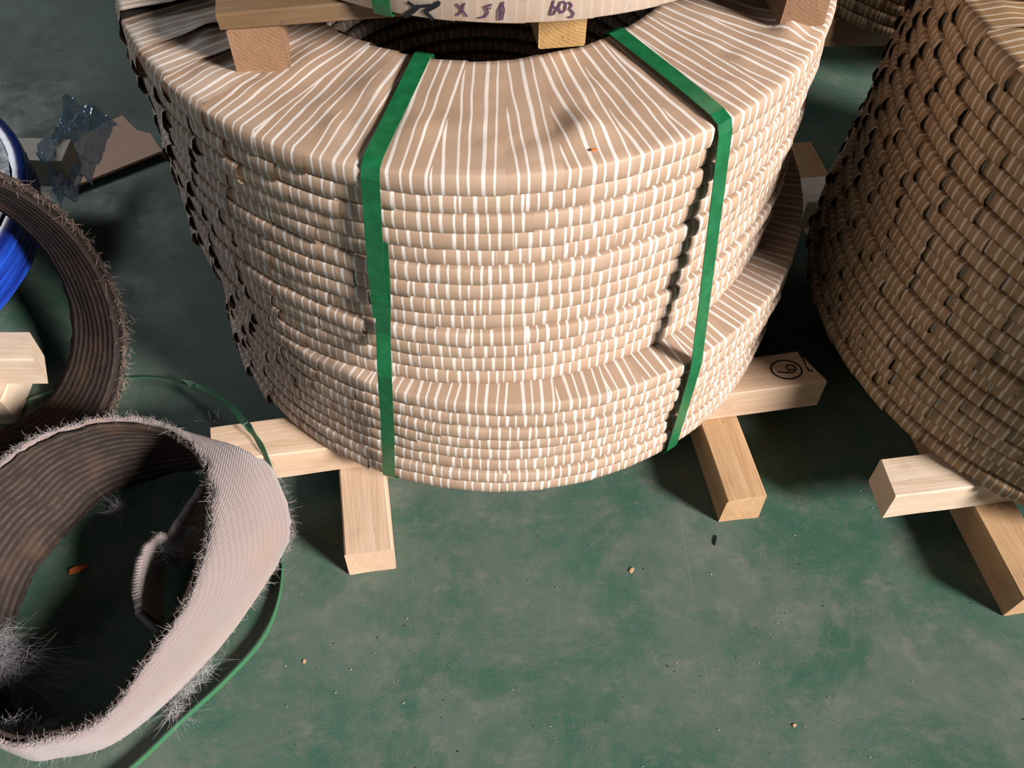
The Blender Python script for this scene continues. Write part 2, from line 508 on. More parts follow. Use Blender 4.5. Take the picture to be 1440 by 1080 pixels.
def coil(cx, cy, z, R, r, h, N, key, mat, label, group, rng, flare=0.5, fine=None, toplift=0.0007):
    root = empty('wrapped_coil', (cx, cy, z))
    tag(root, label, 'coil', group)
    ck = ('core', round(R, 4), round(h, 4), round(r, 3))
    if ck not in _cache:
        _cache[ck] = core_mesh('steel_core', R, r, h); _cache[ck].materials.append(M_CORE)
    link('steel_core', _cache[ck], None, root)
    w = 2 * pi * R / N * 1.17
    ph = rng.random() * 2 * pi
    for i in range(N):
        th = ph + 2 * pi * i / N + rng.uniform(-0.09, 0.09) * 2 * pi / N
        left = max(0.0, -cos(th))                       # looser on the shaded left side
        q = rng.random() + (left - 0.40) * 0.75 + (flare - 0.5)
        li = 0 if q < 0.34 else 1 if q < 0.66 else 2 if q < 0.95 else 3
        if fine:
            def bf(x, y, rho, th=th):
                X = cx + x * cos(th) - y * sin(th); Y = cy + x * sin(th) + y * cos(th)
                return fine(X, Y, rho)
            me = wrap_mesh('paper_wrap', R, r, h, w, LIFTS[li], toplift * (1 + 5.0 * left ** 2), across=9, fine=True, bump=bf)
            me.materials.append(mat)
        else:
            me = get_wrap(key, R, r, h, w, li, mat)
        o = link('paper_wrap', me, None, root)
        o.rotation_euler = (0 if fine else rng.uniform(-0.013, 0.013), 0, th)
        o.location = (0, 0, rng.uniform(-0.0004, 0.0004))
    return root

def _ang(px): 
    q = ray(px[0], px[1], 0.684); return atan2(q.y - 1.1636, q.x + 0.0519)
STRAP_A = ((_ang((592, 93)), _ang((520, 240))), (_ang((878, 62)), _ang((1022, 178))))
def pucker(amp, R, seed, clear=False):
    def f(X, Y, rho):
        e = max(0.0, min(1.0, (R - 0.012 - rho) / 0.03)) * (1.0 - 0.65 * max(0.0, min(1.0, (R - 0.05 - rho) / 0.09)))
        p = Vector((X * 17 + seed, Y * 17, seed))
        n1 = noise.noise(p)
        n2 = noise.noise(p * 2.3)
        v = max(0, n1) ** 1.3 * 1.6 + 0.35 * max(0, n2)
        if clear:
            th = atan2(Y - 1.1636, X + 0.0519); q_ = (rho - 0.254) / 0.187
            for a0, a1 in STRAP_A:
                d_ = abs(th - (a0 + (a1 - a0) * q_)); e *= max(0.12, min(1.0, d_ / 0.11))
        return amp * e * v
    return f

UC, UR = (-0.0519, 1.1636), 0.4416
LC, LR = (-0.0245, 1.1345), 0.4490
HR_ = 0.2545
rng = random.Random(3)
Z0, ZM, ZT = 0.1305, 0.3372, 0.6842
hu, hl = (ZT - ZM) / 13, (ZM - Z0) / 8
for i in range(21):
    lab = 'striped paper-wrapped coil, %s in the green-strapped centre stack' % (ORD[i] if i in (0, 20) else ORD[i] + ' from the top')
    jit = rng.choice((-0.0018, 0.0, 0.0015))
    jx, jy = rng.uniform(-0.0022, 0.0022), rng.uniform(-0.0022, 0.0022)
    if i >= 13:
        f_ = (i - 13) / 7
        jx += (1 - f_) * 0.0085; jy += (1 - f_) * 0.0055; jit -= (1 - f_) * 0.002
        jit = round(jit, 3)
    if i < 13:
        z = ZT - (i + 1) * hu
        if i == 0:
            coil(UC[0], UC[1], z, UR + 0.002, HR_, hu, 42, 'u0', M_PAPER, lab, 'coils of the centre stack', rng, 0.45, pucker(0.0105, UR, 3.7, True), 0.0020)
        else:
            coil(UC[0] + jx, UC[1] + jy, z, UR + jit, HR_, hu, 42, ('u', jit), M_PAPER, lab, 'coils of the centre stack', rng, 0.5)
    else:
        z = ZM - (i - 12) * hl
        if i == 13:
            coil(LC[0] + jx, LC[1] + jy, z, LR + 0.001, HR_, hl, 44, ('l0', 0), M_PAPER, lab, 'coils of the centre stack', rng, 0.3)
        else:
            coil(LC[0] + jx, LC[1] + jy, z, LR + jit, HR_, hl, 44, ('l', jit), M_PAPER, lab, 'coils of the centre stack', rng, 0.3)

RB, RT = (0.9608, 1.0818), (0.9886, 1.0597)
hr = (0.683 - Z0) / 21
for i in range(21):
    lab = 'shade-toned striped wrapped coil, %s in the unstrapped right stack' % (ORD[i] if i in (0, 20) else ORD[i] + ' from the top')
    s = (20 - i) / 20
    cx = RB[0] + (RT[0] - RB[0]) * s + rng.uniform(-0.002, 0.002)
    cy = RB[1] + (RT[1] - RB[1]) * s + rng.uniform(-0.002, 0.002)
    jit = rng.choice((-0.002, 0.0, 0.002))
    z = 0.683 - (i + 1) * hr
    if i == 0:
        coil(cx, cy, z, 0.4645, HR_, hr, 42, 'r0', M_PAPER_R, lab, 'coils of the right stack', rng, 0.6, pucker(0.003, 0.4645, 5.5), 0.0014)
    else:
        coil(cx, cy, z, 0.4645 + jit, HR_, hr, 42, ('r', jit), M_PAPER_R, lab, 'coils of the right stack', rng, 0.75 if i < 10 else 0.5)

# coil stack in the dark behind: same wraps, joined ring by ring (too small to pick apart)
BC, BR_ = (1.02, 2.19), 0.46
for i in range(12):
    V, Fc, UV = [], [], []
    me0 = get_wrap('b', BR_, HR_, hr, 2 * pi * BR_ / 42 * 1.17, 1, M_PAPER_R)
    ph = rng.random()
    for q in range(42):
        th = ph + 2 * pi * q / 42
        b = len(V)
        for v, in zip(me0.vertices):
            x, y, zz = v.co
            V.append((x * cos(th) - y * sin(th), x * sin(th) + y * cos(th), zz)); UV.append((y + q * 0.0113, zz))
        for p in me0.polygons: Fc.append(tuple(b + a for a in p.vertices))
    root = empty('wrapped_coil', (BC[0], BC[1], Z0 + i * hr))
    lab = 'dark wrapped coil, %s in the shaded stack at the top right corner' % ('lowest' if i == 0 else ORD[i] + ' from the bottom')
    tag(root, lab, 'coil', 'coils of the far shaded stack')
    link('paper_wrap', mesh('paper_wrap', V, Fc, UV), M_PAPER_R, root)
    ck = ('core', round(BR_, 4), round(hr, 4), round(HR_, 3))
    if ck not in _cache:
        _cache[ck] = core_mesh('steel_core', BR_, HR_, hr); _cache[ck].materials.append(M_CORE)
    link('steel_core', _cache[ck], None, root)
beam('cross_timber', (0.640, 1.86), (1, 0.05), 0.8, TB, TB, TB, M_WOOD_B, 'reddish beam end in the dark beneath the far shaded coil stack', seed=31)
beam('cross_timber', (0.66, 2.42), (1, 0.05), 0.75, TB, TB, TB, M_WOOD_O, 'rear beam in the dark under the far shaded coil stack', seed=32)
beam('timber_bearer', (0.98, 1.90), (0, 1), 0.7, TB, TB, 0, M_WOOD_O, 'left floor bearer under the far shaded coil stack', seed=33)
beam('timber_bearer', (1.36, 1.90), (0, 1), 0.8, TB, TB, 0, M_WOOD_O, 'right floor bearer under the far shaded coil stack', seed=34)

# ------------------------------------------------------------------ pallet and coil on top of the centre stack
DP = Vector((cos(radians(9.8)), sin(radians(9.8))))
NP = Vector((-DP.y, DP.x))
ZP, HB, HBD = 0.6880, 0.0552, 0.020
pal = empty('small_pallet', (0.0, 1.2, ZP))
tag(pal, 'small wooden pallet lying on top of the green-strapped coil stack', 'pallet')
def pal_part(name, p0, d, length, w, h, z0, mat, seed):
    o = beam(name, (p0[0], p0[1] - 1.2), d, length, w, h, z0 - ZP, mat, seed=seed, parent=pal)
    return o
P0 = Vector((-0.298, 0.870))
for j, (off, ww, mat) in enumerate(((0.0, 0.055, M_WOOD_B), (0.325, 0.053, M_WOOD_D), (0.602, 0.052, M_WOOD_B))):
    pr = P0 + DP * (off + ww)
    pal_part('bearer_block', pr, NP, 0.70, ww, HB, ZP, mat, 41 + j)
for j, off in enumerate((-0.004, 0.15, 0.30, 0.45, 0.60)):  # some unseen rear boards added to keep light out of the coil hole
    q = P0 + NP * off - DP * 0.006
    pal_part('deck_board', q, DP, 0.672, 0.100, HBD, ZP + HB, M_WOOD_K, 51 + j)

TC, TR = (-0.020, 1.243), 0.390
ZC = ZP + HB + HBD + 0.0012
HT = 0.16  # unseen upper part made taller to keep light out of the hole
trng = random.Random(9)
root = empty('wrapped_coil', (TC[0], TC[1], ZC))
tag(root, 'wide pale wrapped coil with marker writing on the upper pallet', 'coil')
link('steel_core', core_mesh('steel_core', TR, 0.25, HT), M_CORE, root)
wv = [wrap_mesh('paper_wrap', TR, 0.25, HT, 2 * pi * TR / 35 * 1.17, l, 0.0012, across=5) for l in (0.0014,)]
for me in wv: me.materials.append(M_PAPER_T)
aw0 = atan2(ray_cyl(639, 20, TC[0], TC[1], TR).y - TC[1], ray_cyl(639, 20, TC[0], TC[1], TR).x - TC[0])
for i in range(35):
    o = link('paper_wrap', trng.choice(wv), None, root)
    o.rotation_euler = (0, 0, aw0 - pi / 35 * 1.17 + 2 * pi * i / 35)

# handwriting on the pale coil and on the cross beam
def strokes(name, lines, project, width, normal_off, mat, parent=None):
    for ln, wd in lines:
        V, Fc = [], []
        pts = []
        for i in range(len(ln) - 1):
            (a, b), (c, d) = ln[i], ln[i + 1]
            st = max(1, int(sqrt((a - c) ** 2 + (b - d) ** 2) / 2))
            for s in range(st): pts.append((a + (c - a) * s / st, b + (d - b) * s / st))
        pts.append(ln[-1])
        P = [project(u, v) for u, v in pts]
        base = len(V)
        for i, (p, nrm) in enumerate(P):
            q = P[min(i + 1, len(P) - 1)][0] - P[max(i - 1, 0)][0]
            sd_ = q.cross(nrm).normalized() * (width * wd * 0.5)
            V += [p + sd_ + nrm * normal_off, p - sd_ + nrm * normal_off]
        for i in range(len(P) - 1):
            a = base + 2 * i
            Fc.append((a, a + 1, a + 3, a + 2))
        link(name, mesh(name, V, Fc, smooth=False), mat, parent)

def on_coil(u, v):
    p = ray_cyl(u, v, TC[0], TC[1], TR + 0.0011)
    th = atan2(p.y - TC[1], p.x - TC[0]); w_ = 2 * pi * TR / 35 * 1.17; best = 0.0
    for i in range(35):
        d_ = (th - (aw0 - pi / 35 * 1.17 + 2 * pi * i / 35) + pi) % (2 * pi) - pi
        s_ = TR * sin(d_) / w_ + 0.5
        if abs(d_) < 0.5 and 0 <= s_ <= 1: best = max(best, s_ ** 1.5)
    p = ray_cyl(u, v, TC[0], TC[1], TR + 0.0005 + 0.0014 * best)
    n = Vector((p.x - TC[0], p.y - TC[1], 0)).normalized()
    return p - Vector((TC[0], TC[1], ZC)), n
cv = lambda pts: [(500 + a / 3.6, b / 3.6) for a, b in pts]
strokes('marker_stroke', [
    (cv([(262, 8), (300, 34), (425, 22)]), 1.6), (cv([(318, 30), (290, 55), (246, 82)]), 2.4), (cv([(425, 6), (408, 28), (350, 58), (372, 78), (392, 98)]), 2.0)],
    on_coil, 0.0022, 0.0004, M_INK, root)
strokes('marker_stroke', [
    (cv([(510, 18), (540, 50), (566, 84)]), 1), (cv([(552, 14), (535, 60), (512, 78)]), 1),
    (cv([(692, 22), (655, 34), (672, 62), (655, 84), (622, 90)]), 1), (cv([(678, 40), (686, 42)]), 1.4),
    (cv([(750, 8), (728, 50), (726, 98), (742, 96), (752, 50), (742, 10)]), 1),
    (cv([(1006, 0), (996, 32), (984, 74)]), 0.9), (cv([(984, 74), (1004, 72), (1020, 42), (998, 30)]), 0.9),
    (cv([(1040, 6), (1028, 40), (1042, 66), (1062, 50), (1066, 16), (1048, 4)]), 0.9),
    (cv([(1080, 8), (1096, 26), (1084, 44), (1106, 66), (1096, 88), (1074, 84)]), 0.9)],
    on_coil, 0.0021, 0.0004, M_INK2, root)
beam9 = [o for o in bpy.data.objects if o.name.startswith('cross_timber') and 'circled' in o.get('label', '')][0]
def on_beam(u, v):
    p = ray(u, v, 2 * TB + 0.0008)
    return beam9_inv @ p, Vector((0, 0, 1))
bpy.context.view_layer.update()
beam9_inv = beam9.matrix_world.inverted()
c6 = lambda pts: [(860 + a / 3.6, 440 + b / 3.6) for a, b in pts]
el = [(885 + 78 * cos(a), 288 + 46 * sin(a) + 8 * cos(a)) for a in [0.75 + i * 2 * pi / 40 for i in range(41)]]
strokes('marker_stroke', [(c6(el), 1), (c6([(838, 300), (880, 303), (920, 302), (934, 285), (918, 266), (896, 264), (880, 276), (896, 290), (925, 287)]), 1),
                           (c6([(948, 202), (975, 245), (1000, 296)]), 1), (c6([(978, 262), (1000, 296), (1018, 292)]), 1), (c6([(962, 212), (990, 206)]), 0.6)],
        on_beam, 0.0029, 0.0006, M_INK, beam9)

# ------------------------------------------------------------------ strapping
def ribbon(name, pts, width, side, thick, mat, label=None, cat='strap', group=None, parent=None, closed=False):
    """flat band along pts; side[i] is the direction of the width"""
    V, Fc = [], []
    n = len(pts)
    for i, p in enumerate(pts):
        tng = (pts[min(i + 1, n - 1)] - pts[max(i - 1, 0)]).normalized()
        sd_ = side[i] if isinstance(side, list) else side
        sd_ = (sd_ - tng * sd_.dot(tng)).normalized()
        nr = tng.cross(sd_).normalized() * thick * 0.5
        hw = sd_ * width * 0.5
        V += [p + hw + nr, p - hw + nr, p - hw - nr, p + hw - nr]
    for i in range(n - 1):
        for j in range(4):
            a = i * 4 + j; b = i * 4 + (j + 1) % 4
            Fc.append((a, b, b + 4, a + 4))
    Fc += [(3, 2, 1, 0), tuple((n - 1) * 4 + j for j in range(4))]
    o = link(name, mesh(name, V, Fc, smooth=False), mat, parent)
    if label: tag(o, label, cat, group)
    return o

def smooth_path(P, n=8):
    out = []
    for i in range(len(P) - 1):
        p0 = P[max(i - 1, 0)]; p1 = P[i]; p2 = P[i + 1]; p3 = P[min(i + 2, len(P) - 1)]
        for s in range(n):
            t_ = s / n
            out.append(0.5 * ((2 * p1) + (p2 - p0) * t_ + (2 * p0 - 5 * p1 + 4 * p2 - p3) * t_ ** 2 + (3 * p1 - p0 - 3 * p2 + p3) * t_ ** 3))
    out.append(P[-1])
    return out

def pol(c, R, th, z): return Vector((c[0] + R * cos(th), c[1] + R * sin(th), z))
def stack_strap(px_in, px_out, px_bot, label, px_mid=None):
    a = ray(px_in[0], px_in[1], ZT); b = ray(px_out[0], px_out[1], ZT); d = ray(px_bot[0], px_bot[1], Z0)
    thb = atan2(b.y - UC[1], b.x - UC[0]); thd = atan2(d.y - LC[1], d.x - LC[0])
    tha = atan2(a.y - UC[1], a.x - UC[0])
    P = [pol(UC, HR_ - 0.004, tha, 0.45), pol(UC, HR_ - 0.003, tha, 0.66), pol(UC, HR_ - 0.001, tha, ZT + 0.004), pol(UC, HR_ + 0.008, tha, ZT + 0.008)]
    for s in (0.25, 0.5, 0.75):
        P.append(pol(UC, HR_ + (UR - HR_) * s, tha + (thb - tha) * s, ZT + 0.0085))
    P += [pol(UC, UR - 0.010, thb, ZT + 0.008), pol(UC, UR + 0.003, thb, ZT + 0.004), pol(UC, UR + 0.0075, thb, ZT - 0.008)]
    if px_mid:
        m = px_mid(thb, thd)
        P += m
    P += [pol(LC, LR + 0.007, thd, Z0 + 0.012), pol(LC, LR + 0.003, thd, Z0 + 0.000), pol(LC, LR - 0.010, thd, Z0 - 0.0022), pol(LC, LR - 0.06, thd, Z0 - 0.0022)]
    Q = []
    for i in range(len(P) - 1):
        Q.append(P[i]); Q.append((P[i] + P[i + 1]) / 2)
    Q.append(P[-1])
    side = []
    for i, p in enumerate(Q):
        s = i / (len(Q) - 1)
        th = tha + (thb - tha) * min(1, s * 2)
        side.append(Vector((-sin(th), cos(th), 0)))
    root = empty('strap', P[-2]); tag(root, label, 'strap', 'green straps around the centre stack')
    Q = [q - Vector(root.location) for q in Q]
    ribbon('band', Q, 0.0195, side, 0.0010, M_STRAP, parent=root)
    return root, thb, thd
def strap_left():
    a = ray(592, 93, ZT); b = ray(521, 240, ZT)
    tha = atan2(a.y - UC[1], a.x - UC[0]); thb = atan2(b.y - UC[1], b.x - UC[0])
    up = [pol(UC, HR_ - 0.004, tha, 0.45), pol(UC, HR_ - 0.003, tha, 0.66), pol(UC, HR_ - 0.001, tha, ZT + 0.004), pol(UC, HR_ + 0.008, tha, ZT + 0.008)]
    for q in (0.2, 0.4, 0.6, 0.8):
        up.append(pol(UC, HR_ + (UR - HR_) * q, tha + (thb - tha) * q, ZT + 0.0085))
    up += [pol(UC, UR - 0.010, thb, ZT + 0.0075), pol(UC, UR + 0.003, thb, ZT + 0.004), pol(UC, UR + 0.0080, thb, ZT - 0.008)]
    for (u_, v_) in ((524, 310), (529, 380), (536, 449)):
        up.append(ray_cyl(u_, v_, UC[0], UC[1], UR + 0.0105))
    lo = [ray_cyl(u_, v_, UC[0], UC[1], UR + 0.0085) for u_, v_ in ((534, 340), (538, 400), (539, 470))]
    d = ray(550, 672, Z0); thd = atan2(d.y - LC[1], d.x - LC[0])
    for (u_, v_) in ((541, 530), (545, 600)):
        lo.append(ray_cyl(u_, v_, LC[0] + 0.003, LC[1] + 0.002, LR + 0.0095))
    lo += [pol(LC, LR + 0.008, thd, Z0 + 0.012), pol(LC, LR + 0.003, thd, Z0), pol(LC, LR - 0.010, thd, Z0 - 0.0022), pol(LC, LR - 0.06, thd, Z0 - 0.0022)]
    root = empty('strap', lo[-2]); tag(root, 'green plastic strap with welded overlap on the left of the centre stack', 'strap', 'green straps around the centre stack')
    base = Vector(root.location)
    def sides(P, t0, t1): return [Vector((-sin(t0 + (t1 - t0) * min(1, i / 8)), cos(t0 + (t1 - t0) * min(1, i / 8)), 0)) for i in range(len(P))]
    ribbon('upper_band', [q - base for q in up], 0.0195, sides(up, tha, thb), 0.0010, M_STRAP, parent=root)
    ribbon('lower_band', [q - base for q in lo], 0.0185, sides(lo, thb, thd), 0.0010, M_STRAP, parent=root)
    w_ = [ray_cyl(u_, v_, UC[0], UC[1], UR + 0.0122) for u_, v_ in ((533, 420), (535.5, 444))]
    ribbon('weld', [q - base for q in w_], 0.0195, sides(w_, thb, thb), 0.0012, M_STRAP, parent=root)
strap_left()
def mid_right(thb, thd):
    return [pol(LC, LR + 0.008, thb + (thd - thb) * 0.75, 0.335), pol(LC, LR + 0.008, thb + (thd - thb) * 0.9, 0.22)]
stack_strap((878, 62), (1022, 178), (938, 630), 'green plastic strap on the right of the centre stack, standing off the coils', mid_right)

# strap on the pale upper coil
pa = ray_cyl(541, 20, TC[0], TC[1], TR)
tha = atan2(pa.y - TC[1], pa.x - TC[0])
pts = [pol(TC, TR - 0.12, tha, ZC - 0.003), pol(TC, TR - 0.012, tha, ZC - 0.003), pol(TC, TR + 0.003, tha, ZC), pol(TC, TR + 0.006, tha, ZC + 0.012), pol(TC, TR + 0.006, tha, ZC + HT - 0.01), pol(TC, TR + 0.003, tha, ZC + HT + 0.002),
       pol(TC, TR - 0.012, tha, ZC + HT + 0.004), pol(TC, 0.252, tha, ZC + HT + 0.004)]
ribbon('strap', pts, 0.0195, Vector((-sin(tha), cos(tha), 0)), 0.0010, M_STRAP, 'green plastic strap around the pale coil on the upper pallet', 'strap')

# loose strap curling on the floor round the grey felt loop
W_ = lambda u, v, z: ray(u, v, z)
pl = smooth_path([W_(40, 562, 0.01), W_(110, 540, 0.008), W_(190, 530, 0.006), W_(250, 535, 0.015), W_(310, 560, 0.07), W_(345, 595, 0.142), W_(363, 620, 0.141), W_(375, 643, 0.132),
                  W_(384, 674, 0.085), W_(396, 730, 0.010), W_(398, 775, 0.008), W_(394, 835, 0.008), W_(372, 895, 0.010), W_(320, 955, 0.010), W_(260, 1010, 0.010), W_(180, 1085, 0.010), W_(80, 1150, 0.010)], 6)
sides = []
for i, p in enumerate(pl):
    s = i / (len(pl) - 1)
    if s < 0.5: sides.append(Vector((0.5, -0.3, 0.25)))
    else:
        f = min(1, (s - 0.5) / 0.15)
        sides.append(Vector((0.5 * (1 - f), -0.3 * (1 - f), 0.25 + f)))
ribbon('loose_strap', pl, 0.0110, sides, 0.0011, M_STRAP2, 'loose green strap curling on the floor around the grey felt loop', 'strap')

# ------------------------------------------------------------------ felt loops
def closed_smooth(P, n):
    N = len(P); out = []
    for i in range(N):
        p0, p1, p2, p3 = P[(i - 1) % N], P[i], P[(i + 1) % N], P[(i + 2) % N]
        for s in range(n):
            t_ = s / n
            out.append(0.5 * ((2 * p1) + (p2 - p0) * t_ + (2 * p0 - 5 * p1 + 4 * p2 - p3) * t_ ** 2 + (3 * p1 - p0 - 3 * p2 + p3) * t_ ** 3))
    return out

def band(name, T, B, thick, mat, parent=None, bulge=0.0, closed=True, rag=0.003, across=12, seed=0):
    """thick woven band between rim points T and base points B; closed loop or open strip.
    the outward side is on the right of travel when seen from above for T running clockwise"""
    n = len(T); V, Fc, UV = [], [], []
    L = 0
    ring_n = 2 * (across + 1)
    for i in range(n):
        pn = T[(i + 1) % n] if closed or i < n - 1 else T[i]
        pp = T[i - 1] if closed or i > 0 else T[i]
        bn = B[(i + 1) % n] if closed or i < n - 1 else B[i]
        bp = B[i - 1] if closed or i > 0 else B[i]
        tng = ((pn - pp) + (bn - bp)).normalized()
        ax = (T[i] - B[i])
        out = ax.cross(tng).normalized()
        if i: L += ((T[i] + B[i]) / 2 - (T[i - 1] + B[i - 1]) / 2).length
        r1 = noise.noise(Vector((i * 0.35, seed, 1.0))) * rag + noise.noise(Vector((i * 0.9, seed, 4.0))) * rag
        r0 = noise.noise(Vector((i * 0.4, seed, 7.0))) * rag + noise.noise(Vector((i * 1.1, seed, 11.0))) * rag
        axn = ax.normalized(); W = ax.length
        inner, outer = [], []
        for j in range(across + 1):
            s = j / across
            p = B[i] + ax * s
            if j == across: p = p + axn * r1
            if j == 0: p = p + axn * (abs(r0) * 2.2)
            wv = noise.noise(Vector((i * 0.12, s * 2.5, seed + 20))) * 0.004
            p = p + out * (bulge * sin(pi * s) + wv * sin(pi * min(1, s * 1.2)))
            tt = thick * (0.75 if j in (0, across) else 1.0)
            outer.append((p + out * tt * 0.5, s * W)); inner.append((p - out * tt * 0.5, s * W))
        for p, v in outer + inner[::-1]:
            V.append(p); UV.append((L, v))
    m = n if closed else n - 1
    for i in range(m):
        for j in range(ring_n):
            a = i * ring_n + j; b = i * ring_n + (j + 1) % ring_n
            c = ((i + 1) % n) * ring_n + (j + 1) % ring_n; d = ((i + 1) % n) * ring_n + j
            Fc.append((a, b, c, d))
    if not closed:
        Fc.append(tuple(reversed(range(ring_n)))); Fc.append(tuple((n - 1) * ring_n + j for j in range(ring_n)))
    return link(name, mesh(name, V, Fc, UV), mat, parent)

def fibres(name, roots, mat, parent, rad=0.0003, seed=0):
    """loose threads: roots = list of (point, direction, length, curl)"""
    rg = random.Random(seed); V, Fc = [], []
    for p, d, ln, curl in roots:
        d = d.normalized(); seg = 4
        p = Vector(p); side = Vector((rg.gauss(0, 1), rg.gauss(0, 1), rg.gauss(0, 1))).normalized() * curl
        b = len(V)
        e1 = d.orthogonal().normalized(); e2 = d.cross(e1)
        for s in range(seg + 1):
            t_ = s / seg
            q = p + d * ln * t_ + side * ln * t_ * t_ + Vector((0, 0, -0.25 * ln * t_ * t_))
            q.z = max(q.z, 0.001)
            rr = rad * (1 - 0.6 * t_)
            for a in (0, 2.094, 4.189): V.append(q + e1 * rr * cos(a) + e2 * rr * sin(a))
        for s in range(seg):
            for a in range(3):
                x = b + s * 3 + a; y = b + s * 3 + (a + 1) % 3
                Fc.append((x, y, y + 3, x + 3))
    o = link(name, mesh(name, V, Fc), mat, parent)
    o['kind'] = 'stuff'
    return o

V3 = lambda x, y, z: Vector((x, y, z))
ZR = 0.15
rim_px = [(0, 650), (60, 612), (150, 588), (230, 597), (284, 640), (299, 715), (272, 830), (205, 935), (145, 1012), (70, 1040), (0, 1042)]
T = [ray(u, v, ZR) for u, v in rim_px]
T += [V3(-0.700, 0.380, ZR), V3(-0.760, 0.465, ZR), V3(-0.782, 0.565, ZR), V3(-0.765, 0.65, ZR)]
B = [V3(-0.665, 0.700, 0.003), V3(-0.635, 0.745, 0.003), V3(-0.580, 0.776, 0.003), V3(-0.500, 0.800, 0.003), ray(370, 644, 0.112), ray(409, 735, 0.060),
     ray(386, 800, 0.020), V3(-0.408, 0.500, 0.003), V3(-0.505, 0.383, 0.003), V3(-0.597, 0.350, 0.003), V3(-0.640, 0.368, 0.003),
     V3(-0.685, 0.42, 0.003), V3(-0.712, 0.495, 0.003), V3(-0.715, 0.575, 0.003), V3(-0.698, 0.645, 0.003)]
FC = Vector((-0.57, 0.58, 0))
felt = empty('felt_loop', FC)
tag(felt, 'thick grey knitted felt loop standing on the floor, frayed edges', 'felt loop')
Ts = [p - FC for p in closed_smooth(T, 10)]; Bs = [p - FC for p in closed_smooth(B, 10)]
band('outer_layer', Ts, Bs, 0.0075, M_FELT, felt, bulge=0.010, seed=2, rag=0.0055)
def inset(P, d, dz=0.0):
    n = len(P); c = sum(P, Vector()) / n; out = []
    for p in P:
        r_ = Vector((p.x - c.x, p.y - c.y, 0)); out.append(p - r_.normalized() * d + Vector((0, 0, dz)))
    return out
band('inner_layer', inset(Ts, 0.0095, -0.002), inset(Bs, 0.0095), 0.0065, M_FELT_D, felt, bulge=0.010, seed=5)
# curled loose end inside
tp = smooth_path([ray(u, v, 0.105) for u, v in ((296, 668), (270, 705), (240, 748), (214, 757), (197, 785), (190, 825), (196, 862))], 6)
bp = smooth_path([Vector((p.x, p.y, 0.02)) for p in [ray(u, v, 0.105) for u, v in ((292, 672), (266, 712), (236, 752), (214, 763), (202, 790), (200, 825), (206, 855))]], 6)
band('curled_end', [p - FC for p in tp], [p - FC for p in bp], 0.014, M_FELT, felt, closed=False, rag=0.006, seed=8)['label'] = 'curled loose end of the felt band'
rg = random.Random(5)
roots = []
nS = len(Ts)
for q in range(4200):
    i = rg.randrange(nS); s = rg.choice((0, 0, 1, 1, 1))
    p = (Bs if s == 0 else Ts)[i] + Vector((rg.uniform(-1, 1), rg.uniform(-1, 1), rg.uniform(-0.5, 1))) * 0.004
    out = Vector((Bs[i].x, Bs[i].y, 0)).normalized()
    d = (out * rg.uniform(0.2, 1) + Vector((rg.gauss(0, 0.6), rg.gauss(0, 0.6), rg.uniform(-0.2, 0.5)))) if s == 0 else Vector((rg.gauss(0, 0.7), rg.gauss(0, 0.7), rg.uniform(0, 1)))
    roots.append((p + FC, d, rg.choice((0.003, 0.004, 0.006, 0.009)), rg.uniform(0.2, 1.6)))
f1 = fibres('loose_fibres', [(p - FC, d, l, c) for p, d, l, c in roots], M_FIBRE, felt, 0.00026, 1)
# pale fluff at the base, right side and inside left
roots = []
for (u, v, z, n_, sp_, ln) in ((262, 965, 0.012, 220, 0.012, 0.02), (245, 1000, 0.01, 160, 0.010, 0.02), (285, 940, 0.02, 120, 0.008, 0.018), (70, 1052, 0.02, 120, 0.008, 0.012), (40, 1030, 0.12, 150, 0.012, 0.010),
                               (310, 610, 0.08, 160, 0.016, 0.014), (340, 618, 0.06, 120, 0.012, 0.012), (60, 1030, 0.125, 120, 0.01, 0.01), (12, 1022, 0.12, 120, 0.01, 0.01),
                               (262, 740, 0.09, 160, 0.012, 0.014), (235, 770, 0.09, 200, 0.014, 0.014), (225, 800, 0.06, 160, 0.014, 0.014), (165, 712, 0.012, 120, 0.008, 0.015)):
    c_ = ray(u, v, z)
    for q in range(n_):
        p = c_ + Vector((rg.gauss(0, sp_ * 0.6), rg.gauss(0, sp_ * 0.6), rg.gauss(0, sp_ * 0.35)))
        p.z = max(p.z, 0.002)
        roots.append((p - FC, Vector((rg.gauss(0, 1), rg.gauss(0, 1), rg.gauss(0, 0.5))), rg.uniform(0.4, 1.2) * ln, rg.uniform(0.5, 2.2)))
fibres('fluff', roots, M_FIBRE_W, felt, 0.00022, 2)
roots = []
for (u, v, z, n_, sp_, ln) in ((4, 930, 0.05, 420, 0.018, 0.018), (16, 952, 0.04, 300, 0.018, 0.02), (0, 895, 0.06, 260, 0.012, 0.016)):
    c_ = ray(u, v, z)
    for q in range(n_):
        p = c_ + Vector((rg.gauss(0, sp_ * 0.7), rg.gauss(0, sp_ * 0.7), rg.gauss(0, sp_ * 0.4)))
        roots.append((p - FC, Vector((rg.gauss(0.5, 1), rg.gauss(-0.2, 1), rg.gauss(0, 0.4))), rg.uniform(0.4, 1.3) * ln, rg.uniform(0.5, 2.0)))
for q in range(60):
    c_ = ray(20 + rg.uniform(0, 60), 930 + rg.uniform(-20, 40), 0.04)
    roots.append((c_ - FC, Vector((1, rg.uniform(-0.6, 0.1), 0.1)), rg.uniform(0.05, 0.11), rg.uniform(0.1, 0.5)))
fibres('cotton_tuft', roots, M_FIBRE_G, felt, 0.00020, 3)

